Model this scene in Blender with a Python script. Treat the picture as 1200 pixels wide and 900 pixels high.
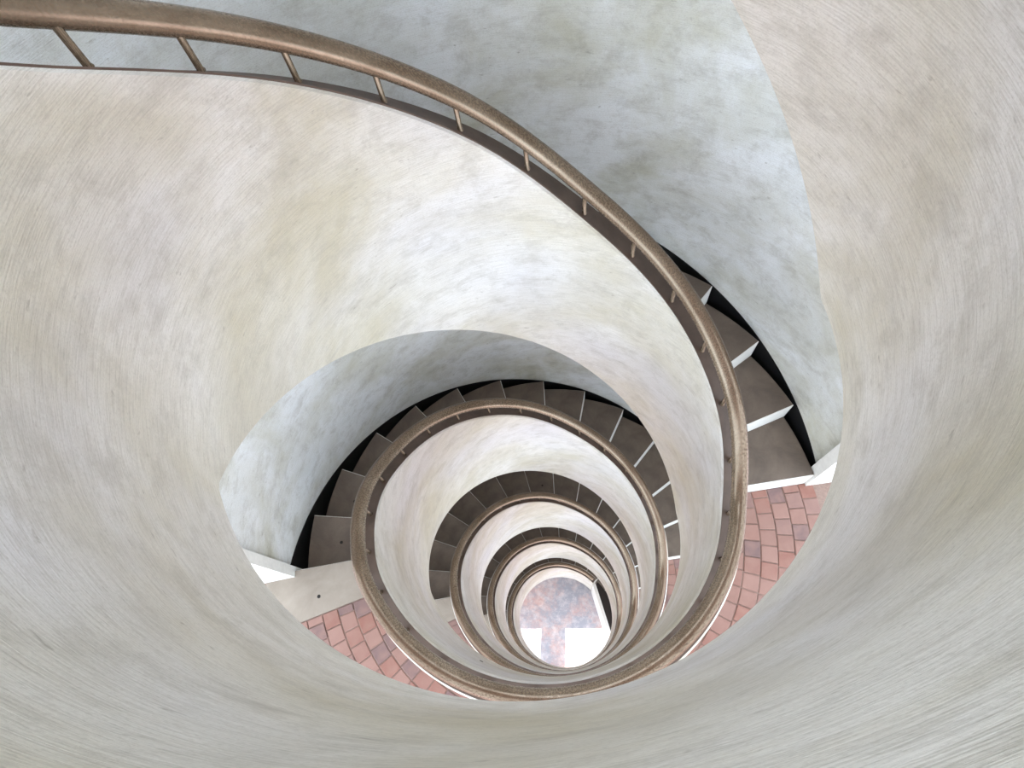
import bpy, bmesh, math, random
from mathutils import Matrix, Vector

sc = bpy.context.scene
for o in list(bpy.data.objects):
    bpy.data.objects.remove(o, do_unlink=True)
COL = sc.collection
random.seed(7)
PI = math.pi

# ------------------------------------------------------------------ camera
# one unit = one metre, the axis of the open well is x = y = 0, z = 0 is the lens height
cam_data = bpy.data.cameras.new('camera')
cam_data.sensor_fit = 'HORIZONTAL'
cam_data.sensor_width = 36.0
cam_data.lens = 680.0 / 1200.0 * 36.0
cam_data.clip_start = 0.02
cam_data.clip_end = 300
cam = bpy.data.objects.new('camera', cam_data)
COL.objects.link(cam)
RIGHT = Vector((0.99536412, 0.0, -0.09617829))
UP = Vector((0.04164744, 0.90138271, 0.43101588))
BACK = Vector((0.08669345, -0.43302333, 0.89720401))
cm = Matrix((RIGHT, UP, BACK)).transposed().to_4x4()
cm.translation = (0.1573, -0.9127, 0.0)
cam.matrix_world = cm
sc.camera = cam

# ------------------------------------------------------------------ light
SKY_STRENGTH = 3.2
SUN_STRENGTH = 9.0
sc.view_settings.view_transform = 'Standard'
sc.view_settings.look = 'None'
sc.view_settings.gamma = 1.0
sc.view_settings.use_curve_mapping = False
sc.view_settings.exposure = 0.33

world = bpy.data.worlds.new('daylight')
sc.world = world
world.use_nodes = True
wn = world.node_tree.nodes
bg = wn['Background']
bg.inputs['Color'].default_value = (0.80, 0.90, 1.0, 1)
bg.inputs['Strength'].default_value = SKY_STRENGTH

sun_data = bpy.data.lights.new('sun', 'SUN')
sun_data.energy = SUN_STRENGTH
sun_data.angle = 0.009
sun_data.color = (1.0, 0.95, 0.87)
sun = bpy.data.objects.new('sun', sun_data)
COL.objects.link(sun)
# light travels towards +y, down at about 65 degrees
sun_dir = Vector((0.03, 0.374, -0.927)).normalized()
sun.rotation_euler = sun_dir.to_track_quat('-Z', 'Y').to_euler()

# ------------------------------------------------------------------ dimensions
P = 2.94                     # storey height
NST = 14                     # risers in a flight
RISE = P / NST
ZF1 = -4.275                 # floor of landing 1
PSI0 = 170.7                 # edge of the landing, first riser
DPSI = 13.95
R_IN, R_OUT = 1.0, 1.142      # parapet
R_TREAD = 1.88
R_WALL = 1.93
GROUND = ZF1 - 4 * P

def cs(psi, r):
    a = math.radians(-psi)
    return r * math.cos(a), r * math.sin(a)

KA = [(-29, -2.92), (-15, -3.0), (12, -3.264), (150, -3.264), (165, -3.356), (180, -3.481), (200, -3.745), (230, -4.143),
      (260, -4.601), (290, -5.143), (320, -5.559), (345, -5.881), (372, -6.204), (510, -6.204), (525, -6.296)]
KA = [k for k in KA if k[0] >= 12]
def _slopes(K):
    n = len(K); d = [(K[i+1][1]-K[i][1])/(K[i+1][0]-K[i][0]) for i in range(n-1)]
    m = [d[0]]
    for i in range(1, n-1):
        if d[i-1]*d[i] <= 0: m.append(0.0)
        else:
            h0 = K[i][0]-K[i-1][0]; h1 = K[i+1][0]-K[i][0]
            w1 = 2*h1+h0; w2 = h1+2*h0
            m.append((w1+w2)/(w1/d[i-1]+w2/d[i]))
    m.append(d[-1])
    return m
MA = _slopes(KA)
def z_top(psi):
    """height of the inner top edge of the parapet at the running angle psi (degrees, clockwise, descending)"""
    n = math.floor((psi - 12) / 360.0); q = psi - 360*n
    for i in range(len(KA)-1):
        if KA[i][0] <= q <= KA[i+1][0]:
            h = KA[i+1][0]-KA[i][0]; t = (q-KA[i][0])/h
            v = ((1+2*t)*(1-t)**2*KA[i][1] + t*(1-t)**2*h*MA[i] + t*t*(3-2*t)*KA[i+1][1] + t*t*(t-1)*h*MA[i+1])
            if psi < -180: v += 0.12*(lambda t: t*t*(3-2*t))(min(1.0, (-180-psi)/50.0))
            return v - n*P
def z_low(psi):
    n = math.floor((psi + 8) / 360.0); q = psi - 360*n
    v = -4.595
    if q > 155: v -= (q-155)/(352-155.0)*P
    return v - n*P
def z_step(psi):
    """line of the nosings, flat over the landings"""
    n = math.floor((psi + 7.95) / 360.0); q = psi - 360*n
    v = ZF1
    if q > PSI0: v -= (q-PSI0)/(352.05-PSI0)*P
    return v - n*P

# ------------------------------------------------------------------ materials
def lin(c):
    return tuple(((x/255.0)/12.92 if x/255.0 <= 0.04045 else ((x/255.0+0.055)/1.055)**2.4) for x in c) + (1,)

class NT:
    def __init__(self, name, rough=0.7, metal=0.0, spec=0.4):
        self.m = bpy.data.materials.new(name); self.m.use_nodes = True
        self.t = self.m.node_tree; self.n = self.t.nodes
        self.b = self.n['Principled BSDF']
        self.b.inputs['Roughness'].default_value = rough
        self.b.inputs['Metallic'].default_value = metal
        self.b.inputs['Specular IOR Level'].default_value = spec
    def add(self, typ, **kw):
        nd = self.n.new(typ)
        for k, v in kw.items():
            setattr(nd, k, v)
        return nd
    def link(self, a, b): self.t.links.new(a, b)
    def coord(self, kind, scale, loc=(0, 0, 0), rot=(0, 0, 0)):
        tc = self.add('ShaderNodeTexCoord'); mp = self.add('ShaderNodeMapping')
        mp.inputs['Scale'].default_value = scale; mp.inputs['Location'].default_value = loc
        mp.inputs['Rotation'].default_value = rot
        self.link(tc.outputs[kind], mp.inputs['Vector'])
        return mp.outputs['Vector']
    def noise(self, vec, scale=1.0, detail=4, rough=0.55, dist=0.0):
        nd = self.add('ShaderNodeTexNoise')
        nd.inputs['Scale'].default_value = scale; nd.inputs['Detail'].default_value = detail
        nd.inputs['Roughness'].default_value = rough; nd.inputs['Distortion'].default_value = dist
        self.link(vec, nd.inputs['Vector'])
        return nd.outputs['Fac']
    def ramp(self, fac, stops):
        nd = self.add('ShaderNodeValToRGB'); e = nd.color_ramp.elements
        while len(e) < len(stops): e.new(0.5)
        for i, (p, c) in enumerate(stops):
            e[i].position = p; e[i].color = c
        self.link(fac, nd.inputs['Fac'])
        return nd.outputs['Color']
    def mix(self, fac, a, b, mode='MIX'):
        nd = self.add('ShaderNodeMix', data_type='RGBA', blend_type=mode)
        for sock, v in ((nd.inputs['Factor'], fac), (nd.inputs['A'], a), (nd.inputs['B'], b)):
            if hasattr(v, 'is_linked') or hasattr(v, 'links'): self.link(v, sock)
            else: sock.default_value = v
        return nd.outputs['Result']
    def bump(self, fac, strength=0.2, dist=0.01, prev=None):
        nd = self.add('ShaderNodeBump')
        nd.inputs['Strength'].default_value = strength; nd.inputs['Distance'].default_value = dist
        self.link(fac, nd.inputs['Height'])
        if prev is not None: self.link(prev, nd.inputs['Normal'])
        self.link(nd.outputs['Normal'], self.b.inputs['Normal'])
        return nd.outputs['Normal']
    def color(self, c):
        if hasattr(c, 'is_linked') or hasattr(c, 'links'): self.link(c, self.b.inputs['Base Color'])
        else: self.b.inputs['Base Color'].default_value = c

G = lambda v: (v, v, v, 1)
def plaster(name, base, stain, dark, stroke=0.5, stain_amt=0.6, patch=1.3, slant=0.0, tint=(206, 206, 214)):
    t = NT(name, 0.75, 0, 0.2)
    big = t.noise(t.coord('UV', (patch*0.8, patch, 1)), 1.0, 7, 0.62, 0.5)
    cool = t.noise(t.coord('UV', (0.9, 1.1, 1), (7, 3, 0)), 1.0, 3, 0.5, 0.3)
    mid = t.noise(t.coord('UV', (5.5, 8, 1), (3, 5, 0)), 1.0, 9, 0.78, 0.3)
    warp = t.coord('UV', (9, 230, 1), (0, 0, 0), (0, 0, slant))
    strokes = t.noise(warp, 1.0, 3, 0.6, 0.05)
    scuff = t.noise(t.coord('UV', (16, 42, 1), (9, 2, 0), (0, 0, 0.25)), 1.0, 3, 0.6, 0.3)
    c = t.mix(t.ramp(big, [(0.40, G(0)), (0.66, G(stain_amt))]), lin(base), lin(stain))
    c = t.mix(t.ramp(cool, [(0.48, G(0)), (0.70, G(0.55))]), c, lin(tint))
    c = t.mix(t.ramp(mid, [(0.48, G(0)), (0.74, G(0.55))]), c, lin(dark))
    c = t.mix(t.ramp(strokes, [(0.46, G(0.0)), (0.62, G(stroke))]), c, lin(dark))
    c = t.mix(t.ramp(scuff, [(0.66, G(0)), (0.76, G(0.45))]), c, lin((120, 112, 100)))
    grain = t.noise(t.coord('UV', (120, 260, 1)), 1.0, 2, 0.6)
    c = t.mix(t.ramp(grain, [(0.5, G(0)), (0.72, G(0.3))]), c, lin(dark))
    t.color(c)
    nrm = t.bump(strokes, 0.4, 0.006)
    t.bump(mid, 0.2, 0.012, nrm)
    return t.m

M_BAND = plaster('parapet_plaster', (220, 218, 213), (188, 181, 158), (150, 145, 134), 0.26, 0.85)
M_WALL = plaster('wall_plaster', (246, 249, 251), (208, 207, 190), (158, 154, 142), 0.12, 0.9, 1.6, 0.5, (238, 244, 250))

def simple(name, col, rough=0.6, var=0.15, scale=20, metal=0.0, spec=0.4, bump=0.1):
    t = NT(name, rough, metal, spec)
    n = t.noise(t.coord('Object', (1, 1, 1)), scale, 4, 0.6)
    c = lin(col)
    lo = tuple(x*(1-var) for x in c[:3]) + (1,); hi = tuple(min(1, x*(1+var)) for x in c[:3]) + (1,)
    t.color(t.ramp(n, [(0.3, lo), (0.7, hi)]))
    if bump: t.bump(n, bump, 0.004)
    return t.m

M_WHITE = simple('white_paint', (236, 236, 232), 0.5, 0.05, 30)
M_BLACK = simple('black_skirting_paint', (22, 22, 24), 0.45, 0.3, 15, 0, 0.3)
M_CAP = simple('brown_ledge_paint', (88, 72, 62), 0.55, 0.25, 9, 0, 0.35)
M_DARK = simple('dark_hole', (30, 28, 26), 0.8, 0.2, 20)
M_SHADE = simple('painted_shade', (34, 24, 20), 0.7, 0.3, 8)  # dark colour standing in for shade at the stair foot

def tread_mat():
    t = NT('worn_concrete_tread', 0.75, 0, 0.3)
    fine = t.noise(t.coord('Object', (1, 1, 1)), 160, 3, 0.7)
    big = t.noise(t.coord('Object', (1, 1, 1)), 5, 5, 0.65, 0.5)
    c = t.ramp(big, [(0.3, lin((98, 87, 78))), (0.7, lin((130, 116, 104)))])
    c = t.mix(t.ramp(fine, [(0.35, G(0)), (0.75, G(0.5))]), c, lin((96, 90, 86)))
    t.color(c); t.bump(fine, 0.25, 0.003)
    return t.m
M_TREAD = tread_mat()

def slab_mat():
    t = NT('pale_concrete_edge', 0.75, 0, 0.3)
    fine = t.noise(t.coord('Object', (1, 1, 1)), 140, 3, 0.7)
    big = t.noise(t.coord('Object', (1, 1, 1)), 4, 5, 0.65, 0.5)
    c = t.ramp(big, [(0.3, lin((140, 129, 117))), (0.7, lin((164, 153, 141)))])
    c = t.mix(t.ramp(fine, [(0.35, G(0)), (0.75, G(0.35))]), c, lin((150, 142, 134)))
    t.color(c); t.bump(fine, 0.2, 0.003)
    return t.m
M_SLAB = slab_mat()
M_SOFFIT = simple('soffit_plaster', (206, 202, 194), 0.8, 0.08, 3)
M_MORTAR = simple('tile_mortar', (142, 120, 110), 0.85, 0.15, 60)

def tile_mat():
    t = NT('terracotta_tile', 0.6, 0, 0.35)
    oi = t.add('ShaderNodeObjectInfo')
    c = t.ramp(oi.outputs['Random'], [(0.0, lin((138, 104, 94))), (0.3, lin((148, 114, 104))), (0.55, lin((138, 94, 82))),
                                      (0.75, lin((142, 110, 101))), (0.9, lin((116, 93, 91)))])
    blot = t.noise(t.coord('Object', (1, 1, 1)), 13, 4, 0.6, 0.4)
    c = t.mix(t.ramp(blot, [(0.35, G(0)), (0.7, G(0.45))]), c, lin((158, 124, 113)))
    t.color(c); t.bump(blot, 0.1, 0.004)
    return t.m
M_TILE = tile_mat()

def rail_mat():
    # bronze tube, smoother and paler on the well side, rusty and speckled on the outer side
    t = NT('bronze_handrail', 0.3, 0.6, 0.5)
    sp = t.noise(t.coord('UV', (120, 120, 1)), 1.0, 4, 0.7, 0.2)
    area = t.noise(t.coord('UV', (4, 14, 1), (4, 0, 0)), 1.0, 4, 0.65, 0.3)
    tc = t.add('ShaderNodeTexCoord'); sx = t.add('ShaderNodeSeparateXYZ')
    t.link(tc.outputs['UV'], sx.inputs['Vector'])
    side = t.ramp(sx.outputs['Y'], [(0.045, G(1.0)), (0.085, G(0.12))])
    c = t.ramp(area, [(0.3, lin((118, 102, 84))), (0.7, lin((156, 142, 124)))])
    c = t.mix(t.mix(0.55, G(0), side), c, lin((98, 72, 48)))
    spk = t.ramp(sp, [(0.49, G(0)), (0.57, G(0.9))])
    m = t.mix(1.0, spk, side, 'MULTIPLY')
    c = t.mix(m, c, lin((64, 44, 30)))
    t.color(c)
    t.link(t.mix(m, G(0.26), G(0.6)), t.b.inputs['Roughness'])
    return t.m
M_RAIL = rail_mat()

def ground_mat():
    t = NT('brick_paved_ground', 0.6, 0, 0.4)
    br = t.add('ShaderNodeTexBrick')
    t.link(t.coord('Object', (1, 1, 1), (0, 0, 0), (0, 0, 0.3)), br.inputs['Vector'])
    br.inputs['Scale'].default_value = 4.4
    br.inputs['Color1'].default_value = lin((214, 180, 172)); br.inputs['Color2'].default_value = lin((204, 158, 148))
    br.inputs['Mortar'].default_value = lin((200, 182, 178)); br.inputs['Mortar Size'].default_value = 0.012
    big = t.noise(t.coord('Object', (1, 1, 1), (1.6, 0.4, 0)), 1.1, 8, 0.72, 0.1)
    mid = t.noise(t.coord('Object', (1, 1, 1), (5, 0.4, 0)), 4.0, 8, 0.8, 0.05)
    c = t.mix(t.ramp(big, [(0.42, G(0.1)), (0.56, G(0.9))]), br.outputs['Color'], lin((158, 162, 174)))
    c = t.mix(t.ramp(mid, [(0.46, G(0)), (0.66, G(0.7))]), c, lin((228, 218, 216)))
    t.color(c)
    return t.m
M_GROUND = ground_mat()

# ------------------------------------------------------------------ mesh helpers
def mesh_obj(name, verts, faces, mat, parent=None, uvs=None, smooth=None):
    me = bpy.data.meshes.new(name)
    me.from_pydata(verts, [], faces)
    if uvs is not None:
        ul = me.uv_layers.new(name='UVMap')
        for lp in me.loops:
            ul.data[lp.index].uv = uvs[lp.vertex_index]
    me.materials.append(mat)
    if smooth is not None:
        me.shade_smooth(); me.set_sharp_from_angle(angle=math.radians(smooth))
    me.update()
    o = bpy.data.objects.new(name, me)
    COL.objects.link(o)
    if parent: o.parent = parent
    return o

def tag(o, label=None, cat=None, group=None, kind=None):
    if label: o['label'] = label
    if cat: o['category'] = cat
    if group: o['group'] = group
    if kind: o['kind'] = kind
    return o

def empty(name, loc=(0, 0, 0)):
    o = bpy.data.objects.new(name, None); COL.objects.link(o); o.location = loc
    o.empty_display_size = 0.1
    return o

def sweep(name, psis, profile, mat, parent=None, smooth=30, uvr=1.0, closed=True):
    """profile(psi) -> list of (r, z) going round; swept along the angle psi with end caps"""
    V, F, U = [], [], []
    n = None
    for psi in psis:
        pr = profile(psi); n = len(pr)
        acc = 0.0
        for j, (r, z) in enumerate(pr):
            V.append((*cs(psi, r), z))
            U.append((math.radians(psi)*uvr, z + (r - 1.0)))
    m = len(psis)
    rng = n if closed else n-1
    for i in range(m-1):
        for j in range(rng):
            a = i*n+j; b = i*n+(j+1) % n
            F.append((a, b, b+n, a+n))
    if closed:
        F.append(tuple(range(n-1, -1, -1))); F.append(tuple((m-1)*n+j for j in range(n)))
    return mesh_obj(name, V, F, mat, parent, U, smooth)

def frange(a, b, step):
    n = max(1, int(math.ceil((b-a)/step)))
    return [a + (b-a)*i/n for i in range(n+1)]

def sector(name, r0, r1, p0, p1, z0, z1, mat, parent=None, step=3.0):
    ps = frange(p0, p1, step)
    return sweep(name, ps, lambda p: [(r0, z0), (r1, z0), (r1, z1), (r0, z1)], mat, parent, 30)

# ------------------------------------------------------------------ setting: ground, walls
S = 30.0
floor = mesh_obj('floor', [(-S, -S, GROUND-0.3), (S, -S, GROUND-0.3), (S, S, GROUND-0.3), (-S, S, GROUND-0.3),
                           (-S, -S, GROUND), (S, -S, GROUND), (S, S, GROUND), (-S, S, GROUND)],
                 [(3, 2, 1, 0), (4, 5, 6, 7), (0, 1, 5, 4), (1, 2, 6, 5), (2, 3, 7, 6), (3, 0, 4, 7)], M_GROUND)
tag(floor, 'mottled red and grey brick floor at the foot of the stairwell', kind='structure')

TOP = ZF1 + 2*P + 2.62       # underside of the roof above the top landing
W0, W1 = 172.0, 350.2
wall = sweep('wall_outer', frange(W0, W1, 2.0), lambda p: [(R_WALL, GROUND), (R_WALL+0.17, GROUND), (R_WALL+0.17, TOP), (R_WALL, TOP)], M_WALL, None, 30, 1.93)
tag(wall, 'pale curved plaster wall on the outer side of the stairs', kind='structure')
joint = sweep('trim_4', [171.72, 171.98], lambda p: [(R_WALL+0.004, GROUND), (2.09, GROUND), (2.09, TOP), (R_WALL+0.004, TOP)], M_BLACK, None, 30)
tag(joint, 'dark joint between the curved wall and the white jamb', kind='structure')
for i, (a, b) in enumerate(((169.4, 171.7), (350.3, 352.8))):
    j = sweep('trim_%d' % (i+1), frange(a, b, 1.0), lambda p: [(R_TREAD+0.004, GROUND), (2.14, GROUND), (2.14, TOP), (R_TREAD+0.004, TOP)], M_WHITE, None, 30)
    tag(j, 'smooth white jamb closing the end of the curved wall', kind='structure')

def outer_r(p, FRONT):
    """outer edge of a landing slab: straight front, sides at x = 2.2"""
    c, s = cs(p, 1.0)
    r = 5.0
    if abs(c) > 1e-4: r = min(r, 2.2/abs(c))
    if s < -1e-4: r = min(r, FRONT/abs(s))
    return r

RSKY = 1.92
def ceiling_build():
    # square roof slab with a round opening for the added skylight
    V, F = [], []
    n = 72
    def sq(a):
        c, s_ = math.cos(a), math.sin(a); k = 2.6/max(abs(c), abs(s_)); return c*k, s_*k
    for i in range(n):
        a = 2*PI*i/n
        ci, si = RSKY*math.cos(a), RSKY*math.sin(a); co, so = sq(a)
        V += [(ci, si, TOP), (co, so, TOP), (co, so, TOP+0.2), (ci, si, TOP+0.2)]
    for i in range(n):
        for j in range(4):
            a = i*4+j; b = i*4+(j+1) % 4; c = ((i+1) % n)*4
            F.append((a, b, c+(j+1) % 4, c+j))
    return mesh_obj('ceiling', V, F, M_SOFFIT)
ceiling = ceiling_build()
tag(ceiling, 'plaster ceiling above the stairwell', kind='structure')
def frosted():
    t = NT('added_skylight_glass', 0.5)
    tr = t.add('ShaderNodeBsdfTranslucent'); tr.inputs['Color'].default_value = (0.80, 0.88, 1.0, 1)
    t.link(tr.outputs['BSDF'], t.n['Material Output'].inputs['Surface'])
    return t.m
win = mesh_obj('added_skylight_1', [(RSKY*math.cos(2*PI*i/72), RSKY*math.sin(2*PI*i/72), TOP+0.1) for i in range(72)], [tuple(range(72))], frosted())  # unseen pane added to bring cool light down from above
tag(win, 'added unseen frosted skylight giving top light to the well', kind='structure')

# ------------------------------------------------------------------ landings (floors) with ring-laid tiles
RINGS = [1.15, 1.27, 1.38, 1.492, 1.605, 1.717, 1.83, 1.94]
tile_meshes = {}
def tile_mesh(i, dpsi):
    key = (i, round(dpsi, 3))
    if key in tile_meshes: return tile_meshes[key]
    g = 0.0035
    r0, r1 = RINGS[i]+g, RINGS[i+1]-g
    V, F = [], []
    k = 2
    for ring, (ra, rb, zz, gg) in enumerate(((r0, r1, -0.012, 0.0), (r0, r1, 0.003, 0.0), (r0+0.004, r1-0.004, 0.006, 0.004))):
        hp = math.degrees((math.radians(dpsi)/2*(ra+rb)/2 - g - gg)/((ra+rb)/2))
        for r in (ra, rb):
            for s in range(k+1):
                V.append((*cs(-hp + 2*hp*s/k, r), zz))
    n = 2*(k+1)
    loop = [0, 1, 2, 5, 4, 3]
    for L in (0, 1):
        for q in range(6):
            a, b = loop[q], loop[(q+1) % 6]
            F.append((L*n+a, L*n+b, (L+1)*n+b, (L+1)*n+a))
    for s in range(k):
        F.append((2*n+s, 2*n+s+1, 2*n+k+1+s+1, 2*n+k+1+s))
    me = bpy.data.meshes.new('tile'); me.from_pydata(V, [], F); me.materials.append(M_TILE)
    bm = bmesh.new(); bm.from_mesh(me); bmesh.ops.recalc_face_normals(bm, faces=bm.faces); bm.to_mesh(me); bm.free()
    me.update()
    tile_meshes[key] = me
    return me

def hole_mesh():  # tie hole drawn as a dark disc, its inner shade painted
    V, F = [], []
    for i in range(10):
        t = 2*PI*i/10
        V.append((0.013*math.cos(t), 0.013*math.sin(t), 0.0))
    for i in range(10):
        t = 2*PI*i/10
        V.append((0.011*math.cos(t), 0.011*math.sin(t), 0.003))
    for i in range(10): F.append((i, (i+1) % 10, 10+(i+1) % 10, 10+i))
    F.append(tuple(range(10, 20)))
    me = bpy.data.meshes.new('tie_hole'); me.from_pydata(V, [], F); me.materials.append(M_DARK); me.update()
    return me
BOLT = hole_mesh()

BRICK0, BRICK1 = -7.9, 159.4
def landing(idx, tiles):
    z = ZF1 - (idx-1)*P
    nm = 'floor'; fr = 1.2 if idx == 4 else 2.3
    V, F = [], []
    ps = frange(-7.9, PSI0, 2.5)
    base = sweep(nm, ps, lambda p: [(R_OUT+0.001, z-0.3), (outer_r(p, fr), z-0.3), (outer_r(p, fr), z-0.002), (R_OUT+0.001, z-0.002)], M_MORTAR if tiles else M_MORTAR, None, 30)
    tag(base, 'landing slab paved in rings of red tiles', kind='structure')
    # pale concrete strip at the head of the flight below
    st = sector('nosing_slab', R_OUT+0.001, 2.1, BRICK1+0.15, PSI0, z-0.05, z+0.006, M_SLAB, base, 2.0)
    if idx == 1:
        hb = bpy.data.objects.new('tie_hole', BOLT); COL.objects.link(hb); hb.parent = st; hb.location = (*cs(163.7, 1.72), z+0.006)
    st['label'] = 'pale concrete strip at the head of the steps'
    if tiles:
        for i in range(len(RINGS)-1):
            rm = (RINGS[i]+RINGS[i+1])/2
            n = round(math.radians(BRICK1-BRICK0)*rm/0.1135)
            d = (BRICK1-BRICK0)/n
            if i % 2:
                spans = [(BRICK0, BRICK0+d/2)] + [(BRICK0+(k+0.5)*d, BRICK0+(k+1.5)*d) for k in range(n-1)] + [(BRICK1-d/2, BRICK1)]
            else:
                spans = [(BRICK0+k*d, BRICK0+(k+1)*d) for k in range(n)]
            for (pa, pb) in spans:
                o = bpy.data.objects.new('tile', tile_mesh(i, pb-pa)); COL.objects.link(o); o.parent = base
                o.location = (0, 0, z); o.rotation_euler = (random.uniform(-.002, .002), random.uniform(-.002, .002), math.radians(-(pa+pb)/2))
    return base
for idx in range(-1, 5):
    landing(idx, idx in (1, 2))

# ------------------------------------------------------------------ flights of steps
def tread_mesh():
    ps = frange(-DPSI-2.0, 0.0, 2.0)
    zt, zb = 0.0, -RISE-0.05
    V, F, n = [], [], 6
    for p in ps:
        for (r, z) in ((R_OUT+.001, zb), (R_TREAD, zb), (R_TREAD, -0.008), (R_TREAD-0.008, zt), (R_OUT+.003, zt), (R_OUT+.001, -0.008)):
            V.append((*cs(p, r), z))
    m = len(ps)
    for i in range(m-1):
        for j in range(n):
            a = i*n+j; b = i*n+(j+1) % n
            F.append((a, b, b+n, a+n))
    F.append(tuple(range(n-1, -1, -1))); F.append(tuple((m-1)*n+j for j in range(n)))
    me = bpy.data.meshes.new('tread'); me.from_pydata(V, [], F); me.materials.append(M_TREAD); me.update()
    return me
TREAD = tread_mesh()
def riser_mesh():
    # white board on the front of a step, just proud of it
    a = math.degrees(0.004/1.5)
    V = []
    for p in (0.0, a):
        for (r, z) in ((1.15, -RISE+0.004), (R_TREAD-0.002, -RISE+0.004), (R_TREAD-0.002, -0.004), (1.15, -0.004)):
            V.append((*cs(p, r), z))
    F = [(3, 2, 1, 0), (4, 5, 6, 7), (0, 1, 5, 4), (1, 2, 6, 5), (2, 3, 7, 6), (3, 0, 4, 7)]
    me = bpy.data.meshes.new('riser'); me.from_pydata(V, [], F); me.materials.append(M_WHITE); me.update()
    return me
RISER = riser_mesh()
FLIGHT_LABELS = {
    0: 'uppermost visible flight of brown concrete steps with white risers, ending at the tiled landing',
    1: 'second flight down, dark steps curving from the pale landing strip beside black skirting',
    2: 'third flight down, dark grey steps curving below the second turn of handrail',
    3: 'fourth flight down, narrow dark arc of steps between two pale parapet bands',
    4: 'lowest flight of dark steps, directly above the brick ground floor'}
TIE_HOLES = {(0, 12): [(1.60, 316.5)], (1, 1): [(1.62, 177.8), (1.50, 182.6)], (1, 2): [(1.66, 191.0)], (2, 7): [(1.55, 262)]}
def skirt_h(p):
    return 0.012 + 0.065*max(0.0, min(1.0, (p-265)/35.0)) + 0.075*max(0.0, min(1.0, (p-300)/50.0))
def flight(idx):
    z0 = ZF1 - (idx-1)*P
    if idx == -1:
        s = sweep('ceiling', frange(PSI0-1, 352.0, 3.0),
                  lambda p: [(R_OUT+0.001, z_step(p+0.01)+2*P-0.45), (R_TREAD, z_step(p+0.01)+2*P-0.45), (R_TREAD, z_step(p+0.01)+2*P-0.05), (R_OUT+0.001, z_step(p+0.01)+2*P-0.05)], M_SOFFIT)
        tag(s, 'sloping underside of the stairs overhead', kind='structure')
        return
    root = empty('stair_flight', (*cs(PSI0+1, 1.5), z0))
    tag(root, FLIGHT_LABELS[idx], 'stairs', 'flights of the spiral staircase')
    inv = Matrix.Translation(-root.location)
    def child(o, par=root):
        o.parent = par
        return o
    # first riser belongs to the landing edge
    r0 = bpy.data.objects.new('riser', RISER); COL.objects.link(r0); r0.parent = root
    r0.location = Vector((0, 0, z0)) - root.location; r0.rotation_euler = (0, 0, math.radians(-PSI0))
    for j in range(1, NST):
        t = bpy.data.objects.new('tread', TREAD); COL.objects.link(t); t.parent = root
        t.location = Vector((0, 0, z0 - j*RISE)) - root.location
        t.rotation_euler = (0, 0, math.radians(-(PSI0 + DPSI*j)))
        r = bpy.data.objects.new('riser', RISER); COL.objects.link(r); r.parent = t
        for (br, bp) in TIE_HOLES.get((idx, j), []):
            b = bpy.data.objects.new('tie_hole', BOLT); COL.objects.link(b); b.parent = t
            b.location = (*cs(bp - (PSI0 + DPSI*j), br), 0.0)
    # concrete slab under the steps
    s = sweep('soffit_slab', frange(PSI0-1, 352.0, 3.0),
              lambda p: [(R_OUT+0.001, z_step(p+0.01)+(1-idx)*P-0.45), (R_TREAD, z_step(p+0.01)+(1-idx)*P-0.45), (R_TREAD, z_step(p+0.01)+(1-idx)*P-0.27), (R_OUT+0.001, z_step(p+0.01)+(1-idx)*P-0.27)], M_SOFFIT)
    s.parent = root; s.location = -root.location
    # black skirting on the curved wall beside the steps
    k = sweep('baseboard_outer', frange(172.0, 350.2, 2.5),
              lambda p: [(R_WALL-0.006, z_step(p)+(1-idx)*P-0.5), (R_WALL+0.0, z_step(p)+(1-idx)*P-0.5), (R_WALL+0.0, z_step(p)+(1-idx)*P+skirt_h(p)), (R_WALL-0.006, z_step(p)+(1-idx)*P+skirt_h(p))], M_BLACK)
    tag(k, 'black skirting following the steps along the curved wall', kind='structure')
for idx in range(-1, 5):
    flight(idx)

# ------------------------------------------------------------------ parapet (one continuous helical band)
PS, PE = -690.0, 1391.5
par_root = empty('spiral_parapet', (R_IN+0.08, 0, GROUND))
tag(par_root, 'pale plaster parapet band spiralling down around the open well', 'parapet')
def par_profile(p):
    zt, zl = z_top(p), z_low(p)
    return [(R_IN+0.012, zl), (R_OUT, zl), (R_OUT, zt-0.06), (R_OUT-0.01, zt-0.048), (R_IN+0.012, zt), (R_IN, zt-0.012), (R_IN, zl+0.012)]
band = sweep('parapet_band', frange(PS, PE, 1.5), par_profile, M_BAND, par_root, 40)
band.location = -par_root.location
def cap_profile(p):
    zt = z_top(p)
    return [(R_IN+0.010, zt-0.01), (1.130, zt-0.050), (1.130, zt-0.031), (R_IN+0.010, zt+0.006)]
cap = sweep('ledge_cap', frange(PS, PE, 1.5), cap_profile, M_CAP, par_root, 40)
cap.location = -par_root.location
def weep_hole(psi, z):  # dark disc with the hole's shade put into its colour
    a = math.radians(-psi)
    V, F = [], []
    for (rr, d) in ((0.014, 0.0005), (0.011, 0.003)):
        for i in range(10):
            t = 2*PI*i/10; r = R_IN - d
            V.append((r*math.cos(a) - rr*math.cos(t)*math.sin(a), r*math.sin(a) + rr*math.cos(t)*math.cos(a), z + rr*math.sin(t)))
    for i in range(10): F.append((i, (i+1) % 10, 10+(i+1) % 10, 10+i))
    F.append(tuple(range(10, 20)))
    o = mesh_obj('weep_hole_disc', V, F, M_DARK, par_root); o.location = -par_root.location
    o['label'] = 'small dark disc painted as a weep hole in the parapet face'
weep_hole(115.2, -4.02)
cap['label'] = 'dark brown painted ledge on top of the parapet'

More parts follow.
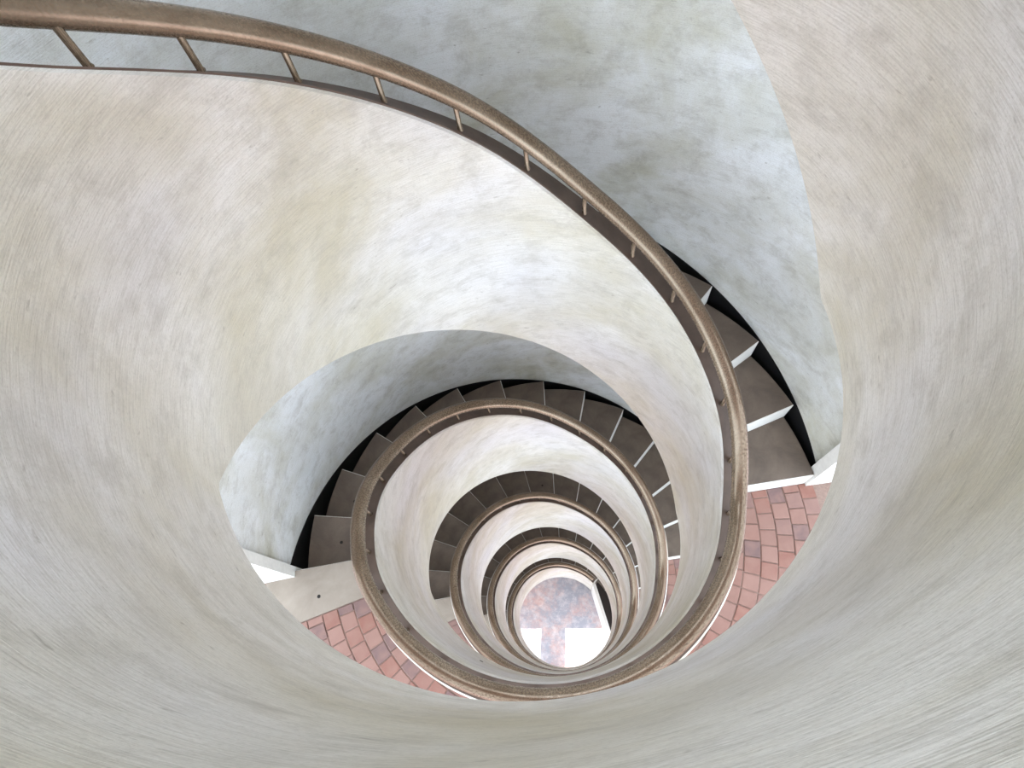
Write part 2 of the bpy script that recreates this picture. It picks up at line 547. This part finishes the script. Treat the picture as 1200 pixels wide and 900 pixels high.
# ------------------------------------------------------------------ handrail
RC, HC, RA, RB = 1.062, 0.138, 0.042, 0.049
rail_root = empty('handrail', (RC, 0, GROUND))
tag(rail_root, 'thick brown speckled handrail winding along the parapet top', 'handrail')
NPROF = 14
def rail_profile(p):
    zt = z_top(p)
    return [(RC + RA*math.cos(2*PI*j/NPROF), zt + HC + RB*math.sin(2*PI*j/NPROF)) for j in range(NPROF)]
def rail_build():
    V, F, U = [], [], []
    ps = frange(PS+3, PE-2, 1.5); n = NPROF
    for p in ps:
        for j, (r, z) in enumerate(rail_profile(p)):
            V.append((*cs(p, r), z)); U.append((math.radians(p)*RC, 2*PI*RA*min(j, n-j)/n))
    m = len(ps)
    for i in range(m-1):
        for j in range(n):
            a = i*n+j; b = i*n+(j+1) % n
            F.append((a, b, b+n, a+n))
    F.append(tuple(range(n-1, -1, -1))); F.append(tuple((m-1)*n+j for j in range(n)))
    o = mesh_obj('rail', V, F, M_RAIL, rail_root, U, 60)
    o.location = -rail_root.location
rail_build()
def post_mesh():
    V, F = [], []
    n = 10
    prof = [(0.0135, 0.0), (0.0135, 0.004), (0.0105, 0.009), (0.0105, 0.125)]
    for r, z in prof:
        for i in range(n):
            t = 2*PI*i/n; V.append((r*math.cos(t), r*math.sin(t), z))
    for L in range(len(prof)-1):
        for i in range(n):
            F.append((L*n+i, L*n+(i+1) % n, (L+1)*n+(i+1) % n, (L+1)*n+i))
    F.append(tuple(range(n-1, -1, -1))); F.append(tuple((len(prof)-1)*n+i for i in range(n)))
    me = bpy.data.meshes.new('post'); me.from_pydata(V, [], F); me.materials.append(M_RAIL)
    ul = me.uv_layers.new(name='UVMap')
    for lp in me.loops:
        v = me.vertices[lp.vertex_index].co; ul.data[lp.index].uv = (v.x*3 + v.y, 0.10 + v.z*0.2)
    me.shade_smooth(); me.set_sharp_from_angle(angle=math.radians(40)); me.update()
    return me
POST = post_mesh()
RPOST = 1.045
post_angles = []
for turn in range(-2, 5):
    post_angles += [360*turn + PSI0 + DPSI*j + 4.0 for j in range(NST)]
    post_angles += [360*turn - 3.95 + 178.65/13*j for j in range(1, 13)]
for p in sorted(post_angles):
    if PS+4 < p < PE-2:
        o = bpy.data.objects.new('post', POST); COL.objects.link(o); o.parent = rail_root
        o.location = Vector((*cs(p, RPOST), z_top(p) - 0.004)) - rail_root.location

# ------------------------------------------------------------------ straight low wall at the foot of the stairs
a = Vector((*cs(312.0, 1.0), 0)); b = Vector((*cs(378.0, 1.0), 0))
d = (b-a).normalized(); nrm = Vector((d.y, -d.x, 0))
if nrm.dot(a) < 0: nrm = -nrm
V = []
zt = -14.45
for (q, off) in ((a, 0), (b, 0), (b, 0.07), (a, 0.07)):
    w = q + nrm*off
    V.append((w.x, w.y, GROUND))
V += [(v[0], v[1], zt) for v in V]
lw = mesh_obj('low_wall', V, [(3, 2, 1, 0), (4, 5, 6, 7), (0, 1, 5, 4), (1, 2, 6, 5), (2, 3, 7, 6), (3, 0, 4, 7)], M_WHITE)
tag(lw, 'straight white low wall at the foot of the stairs beside the brick floor', 'wall')

# ------------------------------------------------------------------ pier outside the ground-floor opening
V = []
for z in (GROUND, ZF1-3*P-0.3):
    for (x, y) in ((-0.72, -1.55), (-0.12, -1.55), (-0.12, -1.17), (-0.72, -1.17)):
        V.append((x, y, z))
pr = mesh_obj('trim_3', V, [(3, 2, 1, 0), (4, 5, 6, 7), (0, 1, 5, 4), (1, 2, 6, 5), (2, 3, 7, 6), (3, 0, 4, 7)], M_WHITE)
tag(pr, 'white pier in the ground-floor opening', kind='structure')
# dark sheet, its colour standing in for the shade behind the low wall
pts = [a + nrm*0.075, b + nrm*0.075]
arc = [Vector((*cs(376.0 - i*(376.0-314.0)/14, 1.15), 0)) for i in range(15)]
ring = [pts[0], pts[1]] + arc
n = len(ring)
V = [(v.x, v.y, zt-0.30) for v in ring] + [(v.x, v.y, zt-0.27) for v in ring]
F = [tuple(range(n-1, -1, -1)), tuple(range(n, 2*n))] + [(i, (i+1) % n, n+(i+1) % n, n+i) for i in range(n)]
db = mesh_obj('shade_board', V, F, M_SHADE, lw)
db['label'] = 'dark sheet painted as the shade behind the white wall'
